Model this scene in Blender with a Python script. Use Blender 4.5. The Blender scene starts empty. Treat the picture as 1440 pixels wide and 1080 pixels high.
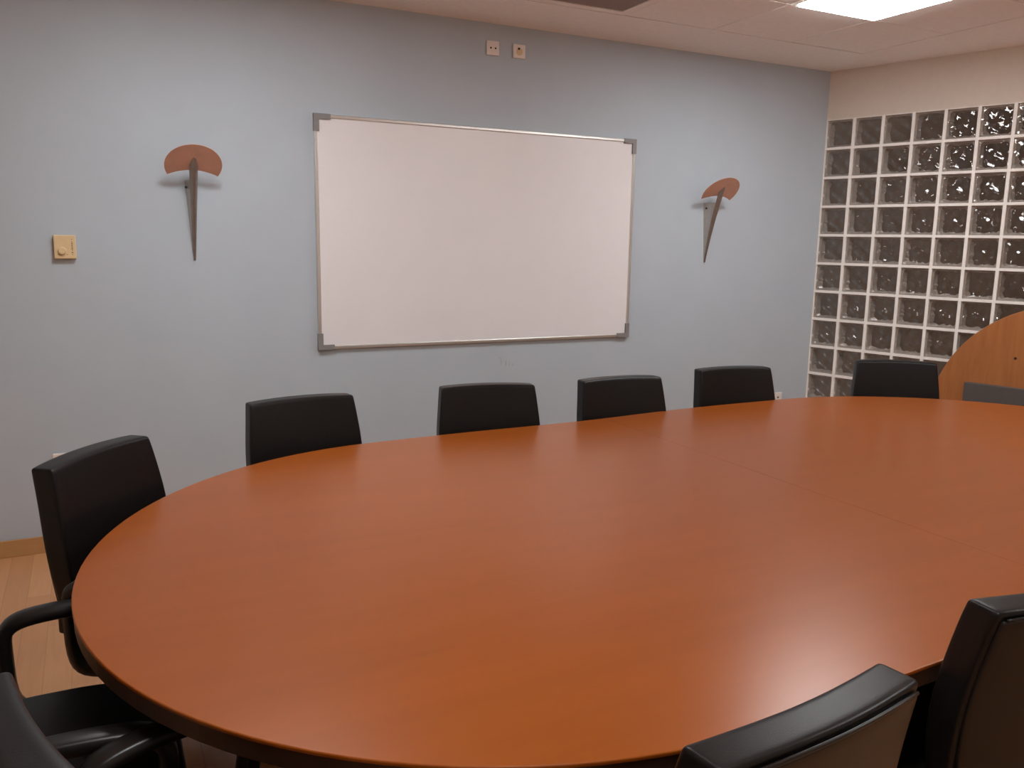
import bpy, bmesh, math, random
from mathutils import Vector, Matrix
random.seed(7)
sc = bpy.context.scene
COL = sc.collection
R = math.radians

# ------------------------------------------------------------------ camera, world, exposure
CAM = Vector((-4.7238, -4.5241, 1.5504))
cam_d = bpy.data.cameras.new('camera'); cam_d.sensor_width = 36.0
cam_d.lens = 1183.7 / 1440 * 36.0; cam_d.clip_start = 0.02
cam = bpy.data.objects.new('camera', cam_d); COL.objects.link(cam)
cam.location = CAM; cam.rotation_euler = (R(80.258), R(-0.995), R(-26.532))
sc.camera = cam
w = bpy.data.worlds.new('world'); sc.world = w; w.use_nodes = True
w.node_tree.nodes['Background'].inputs[0].default_value = (0.10, 0.085, 0.075, 1)
w.node_tree.nodes['Background'].inputs[1].default_value = 1.0
sc.view_settings.view_transform = 'Standard'
sc.view_settings.look = 'None'
sc.view_settings.gamma = 1.0
sc.view_settings.use_curve_mapping = False
sc.view_settings.exposure = 1.85
sc.cycles.max_bounces = 14; sc.cycles.transparent_max_bounces = 24
sc.cycles.diffuse_bounces = 6; sc.cycles.glossy_bounces = 5; sc.cycles.transmission_bounces = 8
sc.cycles.sample_clamp_indirect = 6.0
LAMP_STRENGTH = 9.0
LAMP_COLOR = (0.97, 0.985, 0.985)

# ------------------------------------------------------------------ node helpers
def new_mat(name):
    m = bpy.data.materials.new(name); m.use_nodes = True
    return m, m.node_tree, m.node_tree.nodes['Principled BSDF']

def setp(b, **k):
    for n, v in k.items():
        n = n.replace('_', ' ')
        for i in b.inputs:
            if i.name.lower() == n.lower():
                i.default_value = v if not (isinstance(v, tuple) and len(v) == 3) else (*v, 1)
                break

def coords(nt, scale=(1, 1, 1), rot=(0, 0, 0), kind='Object'):
    tc = nt.nodes.new('ShaderNodeTexCoord'); mp = nt.nodes.new('ShaderNodeMapping')
    mp.inputs['Scale'].default_value = scale; mp.inputs['Rotation'].default_value = rot
    nt.links.new(tc.outputs[kind], mp.inputs['Vector'])
    return mp.outputs['Vector']

def noise(nt, vec, scale, detail=4, rough=0.55, dist=0.0):
    n = nt.nodes.new('ShaderNodeTexNoise')
    n.inputs['Scale'].default_value = scale; n.inputs['Detail'].default_value = detail
    n.inputs['Roughness'].default_value = rough; n.inputs['Distortion'].default_value = dist
    nt.links.new(vec, n.inputs['Vector'])
    return n.outputs['Fac']

def ramp(nt, fac, stops):
    r = nt.nodes.new('ShaderNodeValToRGB')
    e = r.color_ramp.elements
    while len(e) < len(stops): e.new(0.5)
    for el, (p, c) in zip(e, stops):
        el.position = p; el.color = (*c, 1)
    nt.links.new(fac, r.inputs['Fac'])
    return r.outputs['Color']

def bump(nt, b, h, strength, dist=0.01):
    n = nt.nodes.new('ShaderNodeBump'); n.inputs['Strength'].default_value = strength
    n.inputs['Distance'].default_value = dist
    nt.links.new(h, n.inputs['Height'])
    if b is not None: nt.links.new(n.outputs['Normal'], b.inputs['Normal'])
    return n.outputs['Normal']

def plain(name, col, rough=0.5, metal=0.0, vary=0.06, scale=30, bmp=0.0, spec=0.5):
    m, nt, b = new_mat(name)
    v = coords(nt); f = noise(nt, v, scale)
    lo = tuple(c * (1 - vary) for c in col); hi = tuple(min(1, c * (1 + vary)) for c in col)
    nt.links.new(ramp(nt, f, [(0.3, lo), (0.7, hi)]), b.inputs['Base Color'])
    setp(b, Roughness=rough, Metallic=metal, Specular_IOR_Level=spec)
    if bmp: bump(nt, b, noise(nt, v, scale * 6, 3), bmp, 0.002)
    return m

def wood(name, c0, c1, rough, along=(1.2, 14, 14), rot=(0, 0, 0), spec=0.5, dist=0.6, coat=0.0):
    m, nt, b = new_mat(name)
    v = coords(nt, along, rot)
    f = noise(nt, v, 2.2, 6, 0.6, dist)
    nt.links.new(ramp(nt, f, [(0.25, c0), (0.75, c1)]), b.inputs['Base Color'])
    setp(b, Roughness=rough, Specular_IOR_Level=spec, Coat_Weight=coat, Coat_Roughness=0.12)
    bump(nt, b, f, 0.03, 0.002)
    return m

M = {}
# blue painted wall with faint pinkish scuffs under the whiteboard
m, nt, b = new_mat('blue_paint'); M['blue'] = m
v = coords(nt); f = noise(nt, v, 3.0)
base = ramp(nt, f, [(0.3, (0.440, 0.495, 0.550)), (0.7, (0.460, 0.515, 0.570))])
sx = nt.nodes.new('ShaderNodeSeparateXYZ'); nt.links.new(v, sx.inputs[0])
def math_n(op, a, bb=None):
    n = nt.nodes.new('ShaderNodeMath'); n.operation = op
    for i, s in enumerate((a, bb)):
        if s is None: continue
        if isinstance(s, (int, float)): n.inputs[i].default_value = s
        else: nt.links.new(s, n.inputs[i])
    return n.outputs[0]
acc = None
for (x0, z0, hw, hh, amp) in ((-2.525, 0.822, .005, .030, .55), (-2.492, 0.812, .005, .024, .8), (-2.468, 0.806, .006, .020, .5), (-2.445, 0.800, .010, .010, .35), (-2.535, 0.846, .012, .006, .4)):
    dx = math_n('DIVIDE', math_n('SUBTRACT', sx.outputs[0], x0), hw)
    dz = math_n('DIVIDE', math_n('SUBTRACT', sx.outputs[2], z0), hh)
    d = math_n('ADD', math_n('POWER', math_n('ABSOLUTE', dx), 2.0), math_n('POWER', math_n('ABSOLUTE', dz), 2.0))
    k = math_n('MULTIPLY', math_n('MAXIMUM', math_n('SUBTRACT', 1.0, d), 0.0), amp)
    acc = k if acc is None else math_n('MAXIMUM', acc, k)
mx = nt.nodes.new('ShaderNodeMix'); mx.data_type = 'RGBA'
nt.links.new(acc, mx.inputs[0]); nt.links.new(base, mx.inputs[6]); mx.inputs[7].default_value = (0.40, 0.30, 0.32, 1)
nt.links.new(mx.outputs[2], b.inputs['Base Color']); setp(b, Roughness=0.62, Specular_IOR_Level=0.3)
bump(nt, b, noise(nt, v, 160, 3), 0.08, 0.002)

M['cream'] = plain('cream_plaster', (0.68, 0.60, 0.52), 0.7, bmp=0.05, vary=0.02)
M['ceil'] = plain('ceiling_tile', (0.86, 0.825, 0.80), 0.85, vary=0.03, scale=40, bmp=0.12)
M['mortar'] = plain('white_mortar', (0.88, 0.84, 0.80), 0.6, vary=0.03, bmp=0.05)
M['white_metal'] = plain('white_lacquer', (0.78, 0.76, 0.72), 0.4, vary=0.02)
M['vent'] = plain('brown_grille', (0.27, 0.20, 0.165), 0.6, vary=0.05)
M['dark'] = plain('dark_void', (0.03, 0.025, 0.022), 0.7)
M['alu'] = plain('brushed_aluminium', (0.70, 0.69, 0.67), 0.33, 0.85, vary=0.03, scale=80)
M['grey_plastic'] = plain('grey_plastic', (0.23, 0.22, 0.22), 0.45, vary=0.03)
M['board'] = plain('white_enamel', (0.79, 0.765, 0.78), 0.28, vary=0.01, scale=4)
M['copper'] = plain('copper_sheet', (0.60, 0.34, 0.25), 0.42, 0.2, vary=0.06, scale=12)
M['steel'] = plain('brushed_steel', (0.50, 0.46, 0.42), 0.38, 0.75, vary=0.08, scale=25)
M['dark_steel'] = plain('dark_steel', (0.20, 0.17, 0.155), 0.4, 0.7, vary=0.1, scale=25)
M['blade_steel'] = plain('darker_steel', (0.30, 0.26, 0.235), 0.36, 0.75, vary=0.12, scale=25)  # lamp blade, a darker tone than the steel of its mount
M['cream_plastic'] = plain('yellowed_plastic', (0.72, 0.53, 0.30), 0.42, vary=0.04, scale=15)
M['ink'] = plain('dark_ink', (0.09, 0.06, 0.03), 0.6)
M['white_plastic'] = plain('white_plastic', (0.78, 0.70, 0.65), 0.4, vary=0.02)
M['hole'] = plain('dark_hole', (0.02, 0.015, 0.012), 0.8)
M['leather'] = plain('black_leather', (0.0075, 0.0058, 0.0055), 0.36, vary=0.15, scale=60, bmp=0.10, spec=0.24)
M['plastic'] = plain('black_plastic', (0.009, 0.0075, 0.007), 0.33, vary=0.1, spec=0.35)
M['shell'] = plain('back_plastic', (0.010, 0.0075, 0.006), 0.34, vary=0.05, spec=0.3)
M['pan'] = plain('taupe_pan', (0.26, 0.20, 0.155), 0.45, vary=0.05)  # taupe tone for the pan below the black seat
M['grey_steel'] = plain('grey_painted_steel', (0.085, 0.073, 0.07), 0.5, vary=0.04)
M['chrome'] = plain('chrome', (0.6, 0.6, 0.6), 0.15, 1.0)
M['table'] = wood('cherry_veneer', (0.252, 0.060, 0.0055), (0.292, 0.071, 0.0075), 0.277, (0.5, 5, 5), (0, 0, R(-3)), 0.30)
M['table_edge'] = wood('dark_edge_wood', (0.035, 0.016, 0.009), (0.055, 0.024, 0.012), 0.45)
M['panel'] = wood('orange_veneer', (0.32, 0.11, 0.032), (0.42, 0.158, 0.050), 0.42, (9, 9, 0.8), (0, 0, 0), 0.4, 1.2)
M['oak'] = wood('oak_trim', (0.42, 0.22, 0.085), (0.52, 0.29, 0.12), 0.45, (1, 8, 8))

# oak parquet
m, nt, b = new_mat('oak_parquet'); M['floor'] = m
v = coords(nt, (1, 1, 1), (0, 0, R(90)))
br = nt.nodes.new('ShaderNodeTexBrick'); br.offset = 0.37
br.inputs['Scale'].default_value = 1.0; br.inputs['Brick Width'].default_value = 0.9
br.inputs['Row Height'].default_value = 0.09; br.inputs['Mortar Size'].default_value = 0.0012
br.inputs['Color1'].default_value = (0.54, 0.265, 0.12, 1); br.inputs['Color2'].default_value = (0.61, 0.315, 0.15, 1)
br.inputs['Mortar'].default_value = (0.44, 0.21, 0.085, 1)
nt.links.new(v, br.inputs['Vector'])
g = noise(nt, coords(nt, (14, 1.2, 1)), 3, 5, 0.6, 0.5)
mx = nt.nodes.new('ShaderNodeMix'); mx.data_type = 'RGBA'; mx.blend_type = 'MULTIPLY'
mx.inputs[0].default_value = 0.35
nt.links.new(br.outputs['Color'], mx.inputs[6]); nt.links.new(ramp(nt, g, [(0.3, (0.75, 0.7, 0.65)), (0.7, (1, 1, 1))]), mx.inputs[7])
nt.links.new(mx.outputs[2], b.inputs['Base Color']); setp(b, Roughness=0.35)

# thin wavy glass: lets light straight through, mirrors with a rippled normal
def wavy_glass(name, tint, fac, rough=0.04):
    m = bpy.data.materials.new(name); m.use_nodes = True; nt = m.node_tree
    nt.nodes.remove(nt.nodes['Principled BSDF']); out = nt.nodes['Material Output']
    tr = nt.nodes.new('ShaderNodeBsdfTransparent'); tr.inputs[0].default_value = (*tint, 1)
    gl = nt.nodes.new('ShaderNodeBsdfGlossy'); gl.inputs['Roughness'].default_value = rough
    gl.inputs['Color'].default_value = (1, 1, 1, 1)
    fr = nt.nodes.new('ShaderNodeFresnel'); fr.inputs['IOR'].default_value = 1.5
    mu = nt.nodes.new('ShaderNodeMath'); mu.operation = 'MULTIPLY'; mu.inputs[1].default_value = fac
    nt.links.new(fr.outputs[0], mu.inputs[0])
    ms = nt.nodes.new('ShaderNodeMixShader')
    nt.links.new(mu.outputs[0], ms.inputs[0]); nt.links.new(tr.outputs[0], ms.inputs[1]); nt.links.new(gl.outputs[0], ms.inputs[2])
    nt.links.new(ms.outputs[0], out.inputs['Surface'])
    return m
M['glass_front'] = wavy_glass('rippled_glass', (0.88, 0.86, 0.84), 1.15)
M['glass_back'] = wavy_glass('rippled_glass_back', (0.80, 0.77, 0.74), 1.0)
M['glass_rim'] = plain('frosted_glass_rim', (0.36, 0.325, 0.295), 0.35, vary=0.12, scale=60)
M['corridor'] = plain('dim_corridor_paint', (0.30, 0.26, 0.23), 0.8, vary=0.2, scale=2)

m = bpy.data.materials.new('lamp_diffuser'); m.use_nodes = True; M['lamp'] = m
nt = m.node_tree; nt.nodes.remove(nt.nodes['Principled BSDF'])
em = nt.nodes.new('ShaderNodeEmission'); em.inputs[0].default_value = (*LAMP_COLOR, 1); em.inputs[1].default_value = LAMP_STRENGTH
nt.links.new(em.outputs[0], nt.nodes['Material Output'].inputs['Surface'])

# ------------------------------------------------------------------ mesh helpers
def obj(name, bm, mat, parent=None, smooth=False, sub=0, bevel=0.0, seg=2):
    me = bpy.data.meshes.new(name)
    bmesh.ops.recalc_face_normals(bm, faces=bm.faces[:])
    bm.to_mesh(me); bm.free()
    if mat: me.materials.append(M[mat] if isinstance(mat, str) else mat)
    if smooth:
        for p in me.polygons: p.use_smooth = True
    o = bpy.data.objects.new(name, me); COL.objects.link(o)
    if parent: o.parent = parent
    if bevel:
        md = o.modifiers.new('bevel', 'BEVEL'); md.width = bevel; md.segments = seg; md.limit_method = 'ANGLE'; md.angle_limit = R(40)
    if sub:
        md = o.modifiers.new('sub', 'SUBSURF'); md.levels = sub; md.render_levels = sub
    return o

def thing(name, label, cat, loc=(0, 0, 0), rotz=0.0, group=None):
    o = bpy.data.objects.new(name, None); COL.objects.link(o); o.empty_display_size = 0.1
    o.location = loc; o.rotation_euler = (0, 0, rotz)
    o['label'] = label; o['category'] = cat
    if group: o['group'] = group
    return o

def struct(name, bm, mat, label=None, parent=None, **k):
    o = obj(name, bm, mat, parent, **k); o['kind'] = 'structure'
    if label: o['label'] = label
    return o

def box(bm, a, b, mat4=None):
    x0, y0, z0 = a; x1, y1, z1 = b
    vs = [bm.verts.new(p) for p in ((x0, y0, z0), (x1, y0, z0), (x1, y1, z0), (x0, y1, z0), (x0, y0, z1), (x1, y0, z1), (x1, y1, z1), (x0, y1, z1))]
    for f in ((0, 3, 2, 1), (4, 5, 6, 7), (0, 1, 5, 4), (1, 2, 6, 5), (2, 3, 7, 6), (3, 0, 4, 7)):
        bm.faces.new([vs[i] for i in f])
    if mat4 is not None:
        for q in vs: q.co = mat4 @ q.co
    return bm

def one_box(a, b): return box(bmesh.new(), a, b)

def lathe(bm, prof, seg=24, axis='z', org=(0, 0, 0)):
    rings = []
    for r, h in prof:
        ring = []
        for i in range(seg):
            t = 2 * math.pi * i / seg
            p = (r * math.cos(t), r * math.sin(t), h)
            if axis == 'y': p = (p[0], p[2], p[1])
            if axis == 'x': p = (p[2], p[0], p[1])
            ring.append(bm.verts.new(Vector(p) + Vector(org)))
        rings.append(ring)
    for a, b in zip(rings, rings[1:]):
        for i in range(seg): bm.faces.new((a[i], a[(i + 1) % seg], b[(i + 1) % seg], b[i]))
    bm.faces.new(rings[0]); bm.faces.new(rings[-1])
    return bm

def prism(bm, pts, z0, z1, bev=0.0, straight=None):
    """vertical prism over a polygon of (x, y); bev rounds its upper rim"""
    n = len(pts); P = [Vector((p[0], p[1])) for p in pts]
    def inset(d):
        out = []
        for i in range(n):
            t = (P[(i + 1) % n] - P[i - 1]).normalized()
            v = Vector((t.y, -t.x)) * d
            if straight is not None and abs((P[i] - straight[0]).dot(straight[2])) < .003: v = straight[1] * v.dot(straight[1])
            out.append(P[i] - v)
        return out
    rings = [(P, z0)]
    if bev:
        rings += [(P, z1 - bev), (inset(bev * 0.3), z1 - bev * 0.3), (inset(bev), z1)]
    else: rings.append((P, z1))
    vr = [[bm.verts.new((q.x, q.y, z)) for q in ring] for ring, z in rings]
    for a, b in zip(vr, vr[1:]):
        for i in range(n): bm.faces.new((a[i], a[(i + 1) % n], b[(i + 1) % n], b[i]))
    bm.faces.new(vr[0]); bm.faces.new(vr[-1])
    return bm

def lattice(fx, fy, fz, fn):
    """skin of a box lattice pushed through fn(u, v, w): a soft cushion-like shape"""
    bm = bmesh.new(); V = {}
    nx, ny, nz = len(fx) - 1, len(fy) - 1, len(fz) - 1
    def g(i, j, k):
        if (i, j, k) not in V: V[i, j, k] = bm.verts.new(fn(fx[i], fy[j], fz[k]))
        return V[i, j, k]
    for i in range(nx):
        for j in range(ny):
            for k in (0, nz): bm.faces.new((g(i, j, k), g(i + 1, j, k), g(i + 1, j + 1, k), g(i, j + 1, k)))
    for i in range(nx):
        for k in range(nz):
            for j in (0, ny): bm.faces.new((g(i, j, k), g(i + 1, j, k), g(i + 1, j, k + 1), g(i, j, k + 1)))
    for j in range(ny):
        for k in range(nz):
            for i in (0, nx): bm.faces.new((g(i, j, k), g(i, j + 1, k), g(i, j + 1, k + 1), g(i, j, k + 1)))
    return bm

def strip(pts, wid, thk, up=None, side=(1, 0, 0), taper=None):
    """rounded bar swept along pts; cross-section wid along side, thk across"""
    bm = bmesh.new(); P = [Vector(p) for p in pts]; S = Vector(side).normalized(); rings = []
    for i, p in enumerate(P):
        t = (P[min(i + 1, len(P) - 1)] - P[max(i - 1, 0)]).normalized()
        nrm = t.cross(S).normalized()
        k = taper[i] if taper else 1
        ring = []
        for a in range(12):
            an = 2 * math.pi * a / 12
            c, s = math.cos(an), math.sin(an)
            c = math.copysign(abs(c) ** 0.6, c); s = math.copysign(abs(s) ** 0.6, s)
            ring.append(bm.verts.new(p + S * (wid * k / 2 * c) + nrm * (thk * k / 2 * s)))
        rings.append(ring)
    for a, b in zip(rings, rings[1:]):
        for i in range(12): bm.faces.new((a[i], a[(i + 1) % 12], b[(i + 1) % 12], b[i]))
    bm.faces.new(rings[0]); bm.faces.new(rings[-1])
    return bm

def dup(root, loc, rotz, label):
    r = root.copy(); COL.objects.link(r); r.location = loc; r.rotation_euler = (0, 0, rotz); r['label'] = label
    for ch in list(root.children):
        c = ch.copy(); COL.objects.link(c); c.parent = r
        for gch in list(ch.children):
            d = gch.copy(); COL.objects.link(d); d.parent = c
    return r

# ------------------------------------------------------------------ the room
H = 2.742
ANG = R(16.32)
T = Vector((math.sin(ANG), -math.cos(ANG), 0))          # along the glass-block wall, away from the corner
N = Vector((math.cos(ANG), math.sin(ANG), 0))           # its outward normal
XL, YB = -6.7, -5.4
RW = Matrix(((T.x, N.x, 0, 0), (T.y, N.y, 0, 0), (0, 0, 1, 0), (0, 0, 0, 1)))   # (s, depth, z) -> world
SEND = -YB / math.cos(ANG)

struct('floor', one_box((XL - .2, YB - .2, -.1), (4.6, .6, 0)), 'floor', 'light oak parquet floor')
struct('wall_back', one_box((XL - .1, 0, 0), (0.06, .12, H + .1)), 'blue', 'grey-blue painted wall carrying the whiteboard')
struct('wall_left', one_box((XL - .12, YB, 0), (XL, 0, H + .1)), 'cream')
struct('wall_front', one_box((XL - .12, YB - .12, 0), (2.2, YB, H + .1)), 'cream')
struct('baseboard_back', one_box((XL, -.013, 0), (-.005, 0, .084)), 'oak', bevel=.003)
struct('baseboard_left', one_box((XL, YB, 0), (XL + .013, -.013, .084)), 'oak', bevel=.003)
struct('baseboard_front', one_box((XL + .013, YB, 0), (1.55, YB + .013, .084)), 'oak', bevel=.003)

# right wall: plaster band over the glass blocks, kerb, end pier
NC, NR, PITCH, JT = 22, 12, 0.2, 0.019
GZ0, GZ1 = 0.019, 2.4192
GS1 = NC * PITCH
bm = bmesh.new()
box(bm, (0, 0, GZ1 - .004), (SEND + .15, .10, H + .1), RW)
box(bm, (0, 0, 0), (SEND + .15, .10, GZ0), RW)
box(bm, (GS1, 0, GZ0), (SEND + .15, .10, GZ1 - .004), RW)
struct('wall_right', bm, 'cream', 'cream plaster band over the glass blocks')

# mortar lattice of the glass-block panel, the blocks themselves inside it
bm = bmesh.new()
for i in range(NC + 1):
    s = i * PITCH
    a, b_ = (s - JT / 2, s + JT / 2) if 0 < i < NC else ((0, .007) if i == 0 else (s - .012, s))
    box(bm, (a, -.003, GZ0), (b_, .088, GZ1 - .004), RW)
for r in range(0, NR + 1):
    z = GZ1 - r * PITCH
    a, b_ = (z - JT / 2 + .001, z + JT / 2 - .001) if 0 < r < NR else ((z - .008, z - .003) if r == 0 else (GZ0, GZ0 + .010))
    box(bm, (0, -.0025, a), (GS1, .0875, b_), RW)
win = struct('window_1', bm, 'mortar', 'glass-block panel with white joints beside the blue wall')
front, back, rim = bmesh.new(), bmesh.new(), bmesh.new()
def rwv(bm, s, d, z): return bm.verts.new(RW @ Vector((s, d, z)))
rng = random.Random(3)
NG = 22
def pattern(seed, amp):
    q = random.Random(seed); W = [(q.uniform(1.2, 3.4), q.uniform(0, 6.28), q.uniform(0, 6.28), q.uniform(.4, 1)) for _ in range(7)]
    out = []
    for a_ in range(NG + 1):
        row = []
        for c_ in range(NG + 1):
            u, v = a_ / NG, c_ / NG
            h = sum(k * math.sin(2 * math.pi * f * (u * math.cos(t) + v * math.sin(t)) + p) for f, t, p, k in W) / 2.2
            e = max(0.0, min(1.0, min(u, 1 - u, v, 1 - v) / .12))
            row.append(amp * h * e * e * (3 - 2 * e))
        out.append(row)
    return out
PAT_A, PAT_B = pattern(5, .0038), pattern(11, .0026)
for i in range(NC):
    for r in range(NR):
        s0, s1 = i * PITCH + JT / 2 - .002, (i + 1) * PITCH - JT / 2 + .002
        z1, z0 = GZ1 - r * PITCH - JT / 2 + .003, GZ1 - (r + 1) * PITCH + JT / 2 - .003
        for bmx, d, pat in ((front, .006, PAT_A), (back, .074, PAT_B)):
            gr = [[rwv(bmx, s0 + (s1 - s0) * a_ / NG, d + pat[a_][c_], z0 + (z1 - z0) * c_ / NG) for c_ in range(NG + 1)] for a_ in range(NG + 1)]
            for a_ in range(NG):
                for c_ in range(NG): bmx.faces.new((gr[a_][c_], gr[a_][c_ + 1], gr[a_ + 1][c_ + 1], gr[a_ + 1][c_]))
        # moulded rim: outer square to ragged inner opening, running from near the face to the back pane
        n = 40; cs, cz = (s0 + s1) / 2, (z0 + z1) / 2; hw = (s1 - s0) / 2
        outer, lip, inner = [], [], []
        for q in range(n):
            t = 2 * math.pi * (q + .5) / n
            c, s_ = math.cos(t), math.sin(t)
            k = 1 / max(abs(c), abs(s_))
            ko = k
            ki = 1 / (abs(c) ** 9 + abs(s_) ** 9) ** (1 / 9)
            outer.append(rwv(rim, cs + c * ko * hw, .012, cz + s_ * ko * hw))
            rr = hw - .011
            lip.append(rwv(rim, cs + c * ki * rr, .020, cz + s_ * ki * rr))
            rr = hw - .014 - rng.random() ** 2 * .011
            inner.append(rwv(rim, cs + c * ki * rr, .071, cz + s_ * ki * rr))
        for ra, rb in ((outer, lip), (lip, inner)):
            for q in range(n): rim.faces.new((ra[q], ra[(q + 1) % n], rb[(q + 1) % n], rb[q]))
obj('glass_face', front, 'glass_front', win, True)
obj('glass_rim', rim, 'glass_rim', win)
obj('glass_back_face', back, 'glass_back', win, True)
# dim space beyond the glass
box(bm := bmesh.new(), (-1.2, 1.7, 0), (SEND + 1, 1.8, H + .1), RW)
struct('wall_corridor', bm, 'corridor')

# ceiling: flush 60 cm tiles inside a plain border
X1, Y1, P6 = -0.285, -0.515, 0.595
LAMPS = [(1, 1), (6, 1), (1, 5), (6, 5)]                 # tile columns / rows that are luminaires
def tile(c, r):
    return X1 - (c + 1) * P6, Y1 - (r + 1) * P6, X1 - c * P6, Y1 - r * P6
VENT = (3, 0)
bm = bmesh.new()
box(bm, (XL - .12, YB - .12, H + .09), (4.6, .6, H + .12))
box(bm, (XL - .1, Y1 + .009, H), (X1 + .009, .1, H + .03))
box(bm, (X1 + .009, YB - .1, H), (4.6, .6, H + .03))
g = .0025
c = 0
while X1 - c * P6 > XL:
    r = 0
    while Y1 - r * P6 > YB:
        if (c, r) not in LAMPS and (c, r) != VENT:
            x0, y0, x1, y1 = tile(c, r)
            dz = random.uniform(-.0015, .0015)
            box(bm, (max(x0 + g, XL), max(y0 + g, YB), H + dz), (x1 - (g if c else .004), y1 - (g if r else .004), H + .015))
        r += 1
    c += 1
struct('ceiling', bm, 'ceil', 'suspended ceiling of flush square tiles')

def ceiling_light(c, r, label):
    x0, y0, x1, y1 = tile(c, r); cx, cy = (x0 + x1) / 2, (y0 + y1) / 2; h = P6 / 2 - .003
    t = thing('ceiling_light', label, 'ceiling light', (cx, cy, H), 0, 'square ceiling lights')
    bm = bmesh.new(); f = .028
    for a, b_ in (((-h, -h), (h, -h + f)), ((-h, h - f), (h, h)), ((-h, -h + f), (-h + f, h - f)), ((h - f, -h + f), (h, h - f))):
        box(bm, (*a, -.006), (*b_, .02))
    obj('frame', bm, 'white_metal', t)
    obj('diffuser', one_box((-h + f - .001, -h + f - .001, -.014), (h - f + .001, h - f + .001, .016)), 'lamp', t)
ceiling_light(1, 1, 'square ceiling light glowing at the top edge, near the glass blocks')
ceiling_light(6, 1, 'square ceiling light above the left end of the table')
ceiling_light(1, 5, 'square ceiling light behind the camera, on the glass-block side')
ceiling_light(6, 5, 'square ceiling light above and behind the camera')

x0, y0, x1, y1 = tile(*VENT)
t = thing('ceiling_vent', 'brownish square air vent set in the ceiling tiles', 'ceiling vent', ((x0 + x1) / 2, (y0 + y1) / 2, H))
h = P6 / 2 - .003; f = .052
bm = bmesh.new()
for a, b_ in (((-h, -h), (h, -h + f)), ((-h, h - f), (h, h)), ((-h, -h + f), (-h + f, h - f)), ((h - f, -h + f), (h, h - f))):
    box(bm, (*a, -.001), (*b_, .02))
obj('frame', bm, 'ceil', t)
obj('backing', one_box((-h + f, -h + f, .03), (h - f, h - f, .034)), 'dark', t)
bm = bmesh.new(); k = -h + f + .012
while k < h - f - .012:
    box(bm, (-h + f + .006, k, .001), (h - f - .006, k + .013, .012)); k += .0145
obj('grille', bm, 'vent', t)

# ------------------------------------------------------------------ whiteboard
BX0, BX1, BZ0, BZ1 = -3.633, -1.623, 0.943, 2.177
t = thing('whiteboard', 'large white wall-mounted whiteboard with grey metal frame', 'whiteboard', ((BX0 + BX1) / 2, 0, BZ0))
W2, HH = (BX1 - BX0) / 2, BZ1 - BZ0
obj('writing_surface', one_box((-W2 + .012, -.016, .012), (W2 - .012, -.004, HH - .012)), 'board', t)
fw = .021
for a, b_ in (((-W2 + .002, -.022, .002), (W2 - .002, 0, fw)), ((-W2 + .002, -.022, HH - fw), (W2 - .002, 0, HH - .002)),
              ((-W2 + .002, -.0215, fw), (-W2 + fw, 0, HH - fw)), ((W2 - fw, -.0215, fw), (W2 - .002, 0, HH - fw))):
    obj('frame_rail', one_box(a, b_), 'alu', t, bevel=.004)
for sx_ in (-1, 1):
    for sz in (0, 1):
        bm = bmesh.new(); L = .088; d = .027
        xa, xb = sorted((sx_ * W2, sx_ * (W2 - L))); za, zb = (0, d) if sz == 0 else (HH - d, HH)
        box(bm, (xa, -.027, za), (xb, 0, zb))
        xa, xb = sorted((sx_ * W2, sx_ * (W2 - d))); za, zb = (d, L) if sz == 0 else (HH - L, HH - d)
        box(bm, (xa, -.027, za), (xb, 0, zb))
        bmesh.ops.remove_doubles(bm, verts=bm.verts[:], dist=1e-5)
        obj('corner_cap', bm, 'grey_plastic', t)['label'] = 'grey plastic corner cap'

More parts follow.
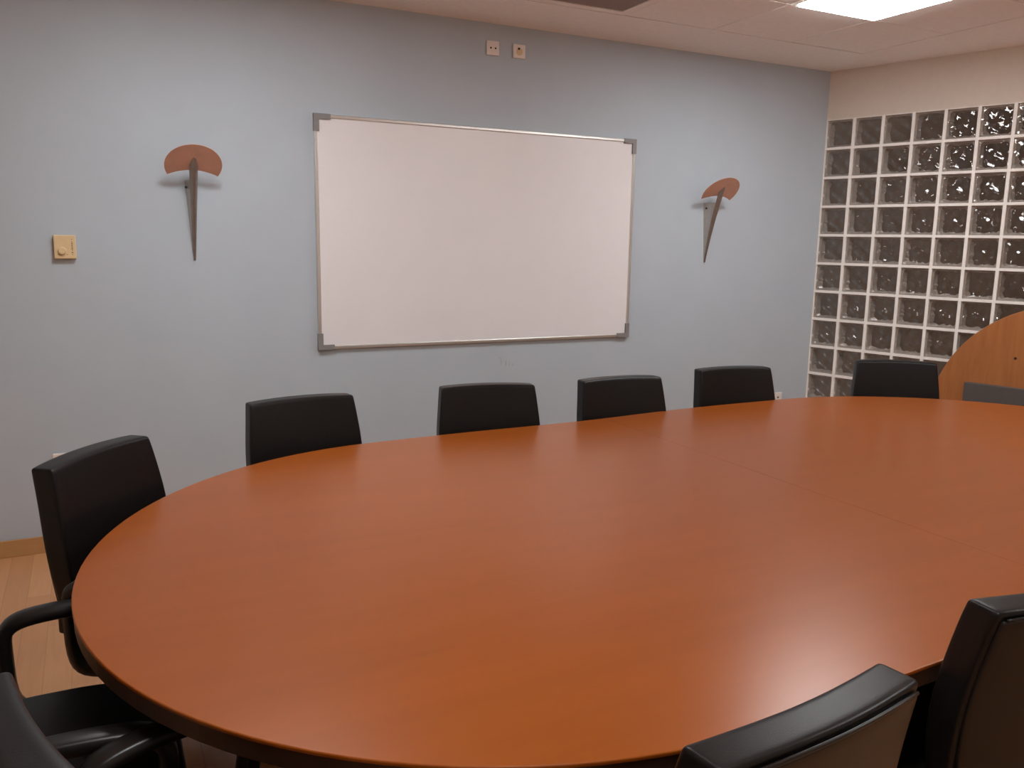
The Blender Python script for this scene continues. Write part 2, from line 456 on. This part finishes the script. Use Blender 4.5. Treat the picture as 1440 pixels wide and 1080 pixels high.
# ------------------------------------------------------------------ wall lamps
def wall_lamp(x, label, rock):
    t = thing('wall_lamp', label, 'wall lamp', (x, 0, 1.42), 0, 'copper and steel wall lamps')
    zt = 0.515
    # front blade: folded steel sheet leaning out from the wall, tapering to a point at the bottom
    bm = bmesh.new(); rows = []
    for i in range(15):
        u = i / 14
        z = u * zt
        d = .012 + .165 * u ** 1.25
        hw = .0055 + .0165 * u ** 0.8
        rows.append([bm.verts.new(p) for p in ((-hw, -d + hw * 1.1, z), (-hw * .45, -d + hw * .2, z), (0, -d, z), (hw * .45, -d + hw * .2, z), (hw, -d + hw * 1.1, z), (0, -d + .006 + hw * .7, z))])
    for a, b_ in zip(rows, rows[1:]):
        for i in range(6): bm.faces.new((a[i], a[(i + 1) % 6], b_[(i + 1) % 6], b_[i]))
    bm.faces.new(rows[0]); bm.faces.new(rows[-1])
    obj('blade', bm, 'blade_steel', t)
    # rear mount against the wall
    bm = bmesh.new(); rows = []
    for i in range(11):
        u = i / 10; z = .004 + u * .385; hw = .005 + .026 * u; d = .010 + .165 * (z / zt) ** 1.25 - .006; f = .35 + .5 * (1 - u)
        rows.append([bm.verts.new(p) for p in ((-hw, 0, z), (-hw * f, -d * .8, z), (0, -d, z), (hw * f, -d * .8, z), (hw, 0, z))])
    for a, b_ in zip(rows, rows[1:]):
        for i in range(5): bm.faces.new((a[i], a[(i + 1) % 5], b_[(i + 1) % 5], b_[i]))
    bm.faces.new(rows[0]); bm.faces.new(rows[-1])
    mt = obj('mount', bm, 'steel', t)
    obj('screw', lathe(bmesh.new(), [(.006, 0), (.006, .006)], 12, 'y', (-.0285, -.032, .355)), 'hole', mt)
    # copper reflector: a disc with a bite out of the wall side, tilted up and out
    bm = bmesh.new(); Rr = .131; pts = []
    a0 = math.asin(-.062 / Rr)
    for i in range(41):
        a = a0 + (math.pi - 2 * a0) * i / 40
        pts.append((Rr * math.cos(a), Rr * math.sin(a)))
    for i in range(1, 20):
        u = -1 + 2 * i / 20
        pts.append((u * Rr * math.cos(a0), -.062 + .034 * (1 - u * u)))
    tilt = R(43); C0 = Vector((0, -.128, .452)); U = Vector((0, -math.cos(tilt), math.sin(tilt))); Nn = Vector((0, math.sin(tilt), math.cos(tilt)))
    lo = []; hi = []
    for (px, py) in pts:
        q = C0 + Vector((px, 0, 0)) + U * py
        lo.append(bm.verts.new(q)); hi.append(bm.verts.new(q + Nn * .003))
    bm.faces.new(lo); bm.faces.new(hi)
    for i in range(len(lo)):
        j = (i + 1) % len(lo); bm.faces.new((lo[i], lo[j], hi[j], hi[i]))
    obj('reflector', bm, 'copper', t)['label'] = 'copper reflector plate'
    return t
wall_lamp(-4.24, 'copper-topped steel wall lamp between thermostat and whiteboard', 0)
wall_lamp(-1.024, 'copper-topped steel wall lamp between whiteboard and glass blocks', 0)

# ------------------------------------------------------------------ thermostat and sockets
t = thing('thermostat', 'yellowed square thermostat with round knob on the blue wall', 'thermostat', (-4.812, 0, 1.425))
obj('housing', one_box((-.046, -.030, 0), (.046, 0, .109)), 'cream_plastic', t, bevel=.004)
obj('dial', lathe(bmesh.new(), [(.0205, -.029), (.0205, -.032), (.0165, -.0325), (.0165, -.041), (.013, -.043)], 28, 'y', (-.012, 0, .037)), 'cream_plastic', t, smooth=False)
for k in range(9):
    zz = .018 + k * .0088; ww = rng.choice((.004, .006, .003, .007)); hh2 = rng.choice((.003, .005, .004))
    obj('scale_mark', one_box((.030 - ww / 2, -.0305, zz), (.030 + ww / 2, -.0299, zz + hh2)), 'ink', t)
for (a, zz) in ((-.028, .018), (.006, .018)):
    obj('scale_mark', one_box((a, -.0305, zz), (a + .004, -.0299, zz + .003)), 'ink', t)

def socket(x, z, label, kind, size=.078):
    t = thing('wall_socket', label, 'wall socket', (x, 0, z - size / 2), 0, 'white wall outlets')
    h = size / 2
    obj('plate', one_box((-h, -.011, 0), (h, 0, size)), 'white_plastic', t, bevel=.004)
    if kind == 'two':
        for sx_ in (-1, 1): obj('pin_hole', lathe(bmesh.new(), [(.0052, -.0118), (.0052, -.009)], 14, 'y', (sx_ * .0145, 0, h)), 'hole', t)
    else:
        obj('recess', lathe(bmesh.new(), [(.0205, -.0112), (.0205, -.0125), (.0185, -.0125), (.0185, -.0114), (.001, -.0114)], 28, 'y', (0, 0, h - .003)), 'cream_plastic' if kind == 'tv' else 'white_plastic', t)
        obj('jack', lathe(bmesh.new(), [(.006, -.0140), (.006, -.011)], 14, 'y', (-.004, 0, h + (.013 if kind == 'tv' else 0))), 'hole', t)
    return t
socket(-2.609, 2.609, 'white wall outlet with two round holes near the ceiling', 'two')
socket(-2.443, 2.610, 'white wall outlet with a round recess near the ceiling', 'tv')
socket(-0.283, 0.453, 'small white wall outlet low on the wall just beyond the chair', 'jack', .07)
socket(-4.892, 0.453, 'pale wall outlet peeking over the leftmost chair back', 'jack', .075)

# ------------------------------------------------------------------ conference table
TH, TX, TY, TL, TR = 0.05316, -3.70375, -2.46292, 2.29252, 1.10446
CX, CY = TX + TL / 2 * math.cos(TH), TY + TL / 2 * math.sin(TH)
FC = [0.0088, 0.0166, 0.0079, 0.0084, 0.0111, 0.0124, 0.0001, -0.0093, -0.0068, -0.0044, -0.0168]
def rim_pts(off=0.0, n=200):
    out = []; e = Vector((math.cos(TH), math.sin(TH))); nn = Vector((-e.y, e.x)); rad = TR
    per = 2 * TL + 2 * math.pi * rad
    for i in range(n):
        s = per * i / n
        if s < TL: p = e * s - nn * rad; nrm = -nn
        elif s < TL + math.pi * rad:
            a = (s - TL) / rad - math.pi / 2; nrm = e * math.cos(a) + nn * math.sin(a); p = e * TL + nrm * rad
        elif s < 2 * TL + math.pi * rad: p = e * (2 * TL + math.pi * rad - s) + nn * rad; nrm = nn
        else:
            a = (s - 2 * TL - math.pi * rad) / rad + math.pi / 2; nrm = e * math.cos(a) + nn * math.sin(a); p = nrm * rad
        q = Vector((TX, TY)) + p
        an = math.atan2(q.y - CY, q.x - CX)
        d = sum(FC[k] * math.cos(k * an) for k in range(6)) + sum(FC[5 + k] * math.sin(k * an) for k in range(1, 6))
        out.append(q + nrm * (d + off))
    return out
SA, SB = Vector((-2.621, -1.3)), Vector((-2.596, -3.2))     # the seam across the top
SD = (SB - SA).normalized(); SN = Vector((-SD.y, SD.x))
def clip(pts, sgn):
    a = SA; nl = SN * sgn
    f = lambda p: (p - a).dot(nl) - .0005
    out = []
    for i in range(len(pts)):
        p, q = pts[i - 1], pts[i]
        fp, fq = f(p), f(q)
        if (fp > 0) != (fq > 0): out.append(p + (q - p) * (fp / (fp - fq)))
        if fq > 0: out.append(q)
    return out
t = thing('conference_table', 'long oval conference table with polished orange-brown wood top', 'table', (CX, CY, 0))
inv = Matrix.Translation((-CX, -CY, 0))
def put(name, bm, mat, **k):
    for q in bm.verts: q.co = inv @ q.co
    return obj(name, bm, mat, t, **k)
for sgn in (1, -1):
    put('tabletop', prism(bmesh.new(), clip(rim_pts(), sgn), .7335, .740, .0025, (SA, SD, SN)), 'table')
    put('edge_band', prism(bmesh.new(), clip(rim_pts(-.002), sgn), .698, .733), 'table_edge')
e2 = Vector((math.cos(TH), math.sin(TH)))
for s in (-.62, .62):
    c = Vector((CX, CY)) + e2 * s * 1.6
    bm = bmesh.new()
    prism(bm, [(c.x + .30 * math.cos(2 * math.pi * i / 40), c.y + .30 * math.sin(2 * math.pi * i / 40)) for i in range(40)], .0, .697)
    put('pedestal', bm, 'table_edge')

# ------------------------------------------------------------------ chairs
U11 = [-1, -.95, -.80, -.40, 0, .40, .80, .95, 1]
def interp(tab, x):
    for (a, va), (b_, vb) in zip(tab, tab[1:]):
        if x <= b_: 
            u = max(0, (x - a) / (b_ - a)); u = u * u * (3 - 2 * u) if False else u
            return va + (vb - va) * u
    return tab[-1][1]
ZT, ZB, YT = .910, .475, -.28
def back_y(z): return YT + (ZT - z) * .135 + .012 * math.sin(max(0, min(1, (ZT - z) / .44)) * math.pi)
HWT = [(.475, .213), (.53, .224), (.62, .235), (.70, .236), (.915, .214)]
def back_fn(u, v, w):
    z = ZB + (ZT - ZB) * w
    hw = interp(HWT, z); thk = .036 if z > .6 else .030
    zz = z - .006 * abs(u) ** 3 * (w > .9)
    return Vector((u * hw, back_y(z) + v * thk + .021 * (u * u), zz))
def make_chair(label):
    t = thing('office_chair', label, 'office chair', (0, 0, 0), 0, 'black leather armchairs around the table')
    obj('backrest', lattice(U11, [-1, -.4, .4, 1], [0, .05, .15, .35, .55, .75, .90, .965, 1], back_fn), 'leather', t, True, 2)
    def shell_fn(u, v, w):
        z = .49 + (.898 - .49) * w
        hw = interp(HWT, z) - .010
        return Vector((u * hw, back_y(z) - .0385 + v * .005 + .021 * u * u, z - .010 * abs(u) ** 2.5 * (w > .9)))
    obj('back_shell', lattice([-1, -.97, -.7, -.35, 0, .35, .7, .97, 1], [-1, 1], [0, .03, .25, .5, .75, .97, 1], shell_fn), 'shell', t, True, 1)
    pip = []
    for i in range(25):
        u = (-1 + i / 12) * .97; z = .898
        pip.append((u * (interp(HWT, z) - .010), back_y(z) - .042 + .021 * u * u, z + .001 - .010 * abs(u) ** 2.5))
    obj('piping', strip(pip, .006, .006, side=(0, 0, 1)), 'plastic', t, True)
    def seat_fn(u, v, w):
        x = u * (.232 - .012 * abs(v)); y = .005 + v * .245
        z = .425 + .050 * w + (.006 * (1 - u * u) * (w > .5)) - (.025 * max(0, v - .6) / .4) * (w > .2)
        return Vector((x, y, z))
    obj('seat', lattice(U11, U11, [0, .25, .75, 1], seat_fn), 'leather', t, True, 2)
    obj('seat_pan', lattice(U11, U11, [0, .5, 1], lambda u, v, w: Vector((u * (.20 + .018 * w), v * (.21 + .02 * w), .370 + .056 * w))), 'pan', t, True, 1)
    for s in (-1, 1):
        x = s * .315
        path = [(s * .20, .05, .388), (s * .26, .03, .385), (s * .295, -.03, .386), (x, -.075, .40), (x, -.100, .44), (x, -.106, .53), (x, -.106, .585), (x, -.098, .612), (x, -.072, .630), (x, -.02, .639), (x, .05, .641), (x, .13, .636), (x, .175, .627), (x, .203, .602), (x, .208, .56), (x, .198, .49), (x, .18, .43), (s * .295, .14, .392), (s * .26, .09, .386), (s * .20, .07, .388)]
        sm = []
        for i in range(len(path) - 1):
            a, b_ = Vector(path[i]), Vector(path[i + 1])
            p0 = Vector(path[max(i - 1, 0)]); p3 = Vector(path[min(i + 2, len(path) - 1)])
            for q in range(3):
                u = q / 3
                sm.append(.5 * ((2 * a) + (b_ - p0) * u + (2 * p0 - 5 * a + 4 * b_ - p3) * u * u + (3 * a - p0 - 3 * b_ + p3) * u ** 3))
        sm.append(Vector(path[-1]))
        obj('armrest', strip(sm, .056, .035), 'plastic', t, True)
    obj('column', lathe(bmesh.new(), [(.026, .10), (.026, .24), (.018, .24), (.018, .33), (.05, .34), (.05, .372)], 20), 'plastic', t, True)
    obj('hub', lathe(bmesh.new(), [(.02, .055), (.042, .06), (.042, .105), (.03, .115)], 20), 'plastic', t)
    for k in range(5):
        a = 2 * math.pi * k / 5 + .3
        d = Vector((math.cos(a), math.sin(a), 0))
        lg = obj('leg', strip([d * .03 + Vector((0, 0, .09)), d * .15 + Vector((0, 0, .085)), d * .28 + Vector((0, 0, .066))], .045, .03, side=(-d.y, d.x, 0), taper=[1, .85, .65]), 'plastic', t, True)
        p = d * .275
        bm = lathe(bmesh.new(), [(.018, -.02), (.026, -.017), (.026, .017), (.018, .02)], 16, 'x')
        rm = Matrix.Translation(p + Vector((0, 0, .027))) @ Matrix.Rotation(a + math.pi / 2, 4, 'Z')
        for q in bm.verts: q.co = rm @ q.co
        obj('caster', bm, 'plastic', lg)
    return t
def place(a, b_):
    """seat position and heading from the two top corners of the backrest (left then right, seen from the seat's front)"""
    a, b_ = Vector(a), Vector(b_); mid = (a + b_) / 2; d = (b_ - a).normalized()
    f = Vector((d.y, -d.x))                       # facing
    return mid + f * .28, math.atan2(f.y, f.x) - math.pi / 2
CH = [
    ((-4.89, -1.93), (-4.62, -1.59), 'black leather chair at the table, directly below the thermostat'),
    ((-4.21, -1.18), (-3.77, -1.115), 'black leather chair below the left bottom corner of the whiteboard'),
    ((-3.355, -1.10), (-2.945, -1.172), 'black leather chair under the middle of the whiteboard'),
    ((-2.685, -1.165), (-2.255, -1.185), 'black leather chair below the right bottom corner of the whiteboard'),
    ((-1.945, -1.085), (-1.49, -1.14), 'black leather chair below the right-hand wall lamp'),
    ((-.83, -1.11), (-.43, -1.375), 'black leather chair at the far end, before the glass blocks'),
    ((-3.63, -3.735), (-4.065, -3.785), 'black leather chair in front, seen from behind, its taupe-lit back panel showing'),
    ((-2.868, -3.70), (-3.298, -3.635), 'black leather chair cut off by the right edge of the photo'),
    ((-4.775, -3.58), (-4.92, -3.155), 'black leather chair whose rounded back fills the bottom left corner'),
    ((-5.13, -2.84), (-5.13, -2.41), 'black leather armchair at the left tip of the table, arm and seat showing'),
]
c0 = None
for a, b_, lab in CH:
    p, rz = place(a, b_)
    if c0 is None:
        c0 = make_chair(lab); c0.location = (p.x, p.y, 0); c0.rotation_euler = (0, 0, rz)
    else: dup(c0, (p.x, p.y, 0), rz, lab)

# ------------------------------------------------------------------ rounded tabletop stood on edge by the glass blocks
OFF = -.16
sc0, zc0, rr = 1.691, .481, .756
t = thing('upright_tabletop', 'rounded orange wooden tabletop stood on edge against glass blocks, grey bar across', 'tabletop', tuple(T * sc0 + N * OFF), -math.pi / 2 + ANG)
# local frame: x along the wall away from the corner, y outward to the wall
pts = [(rr, 0), ]
pts = [(-rr, 0), (-rr, zc0)] + [(-rr * math.cos(math.pi * i / 60), zc0 + rr * math.sin(math.pi * i / 60)) for i in range(1, 60)] + [(rr, zc0), (rr, 0)]
bm = bmesh.new(); A = [bm.verts.new((x, 0, z)) for x, z in pts]; B = [bm.verts.new((x, .03, z)) for x, z in pts]
bm.faces.new(A); bm.faces.new(B)
for i in range(len(A)):
    j = (i + 1) % len(A); bm.faces.new((A[i], A[j], B[j], B[i]))
obj('panel', bm, 'panel', t, bevel=.003)
obj('crossbar', one_box((-.545, -.045, .604), (.545, .002, .722)), 'grey_steel', t, bevel=.003)['label'] = 'dark grey steel bar'
obj('screw_hole', lathe(bmesh.new(), [(.0085, -.0008), (.0085, .002)], 12, 'y', (-.288, 0, .897)), 'hole', t)
for s in (-.45, .45): obj('foot', one_box((s - .03, -.14, 0), (s + .03, .15, .05)), 'grey_steel', t, bevel=.003)
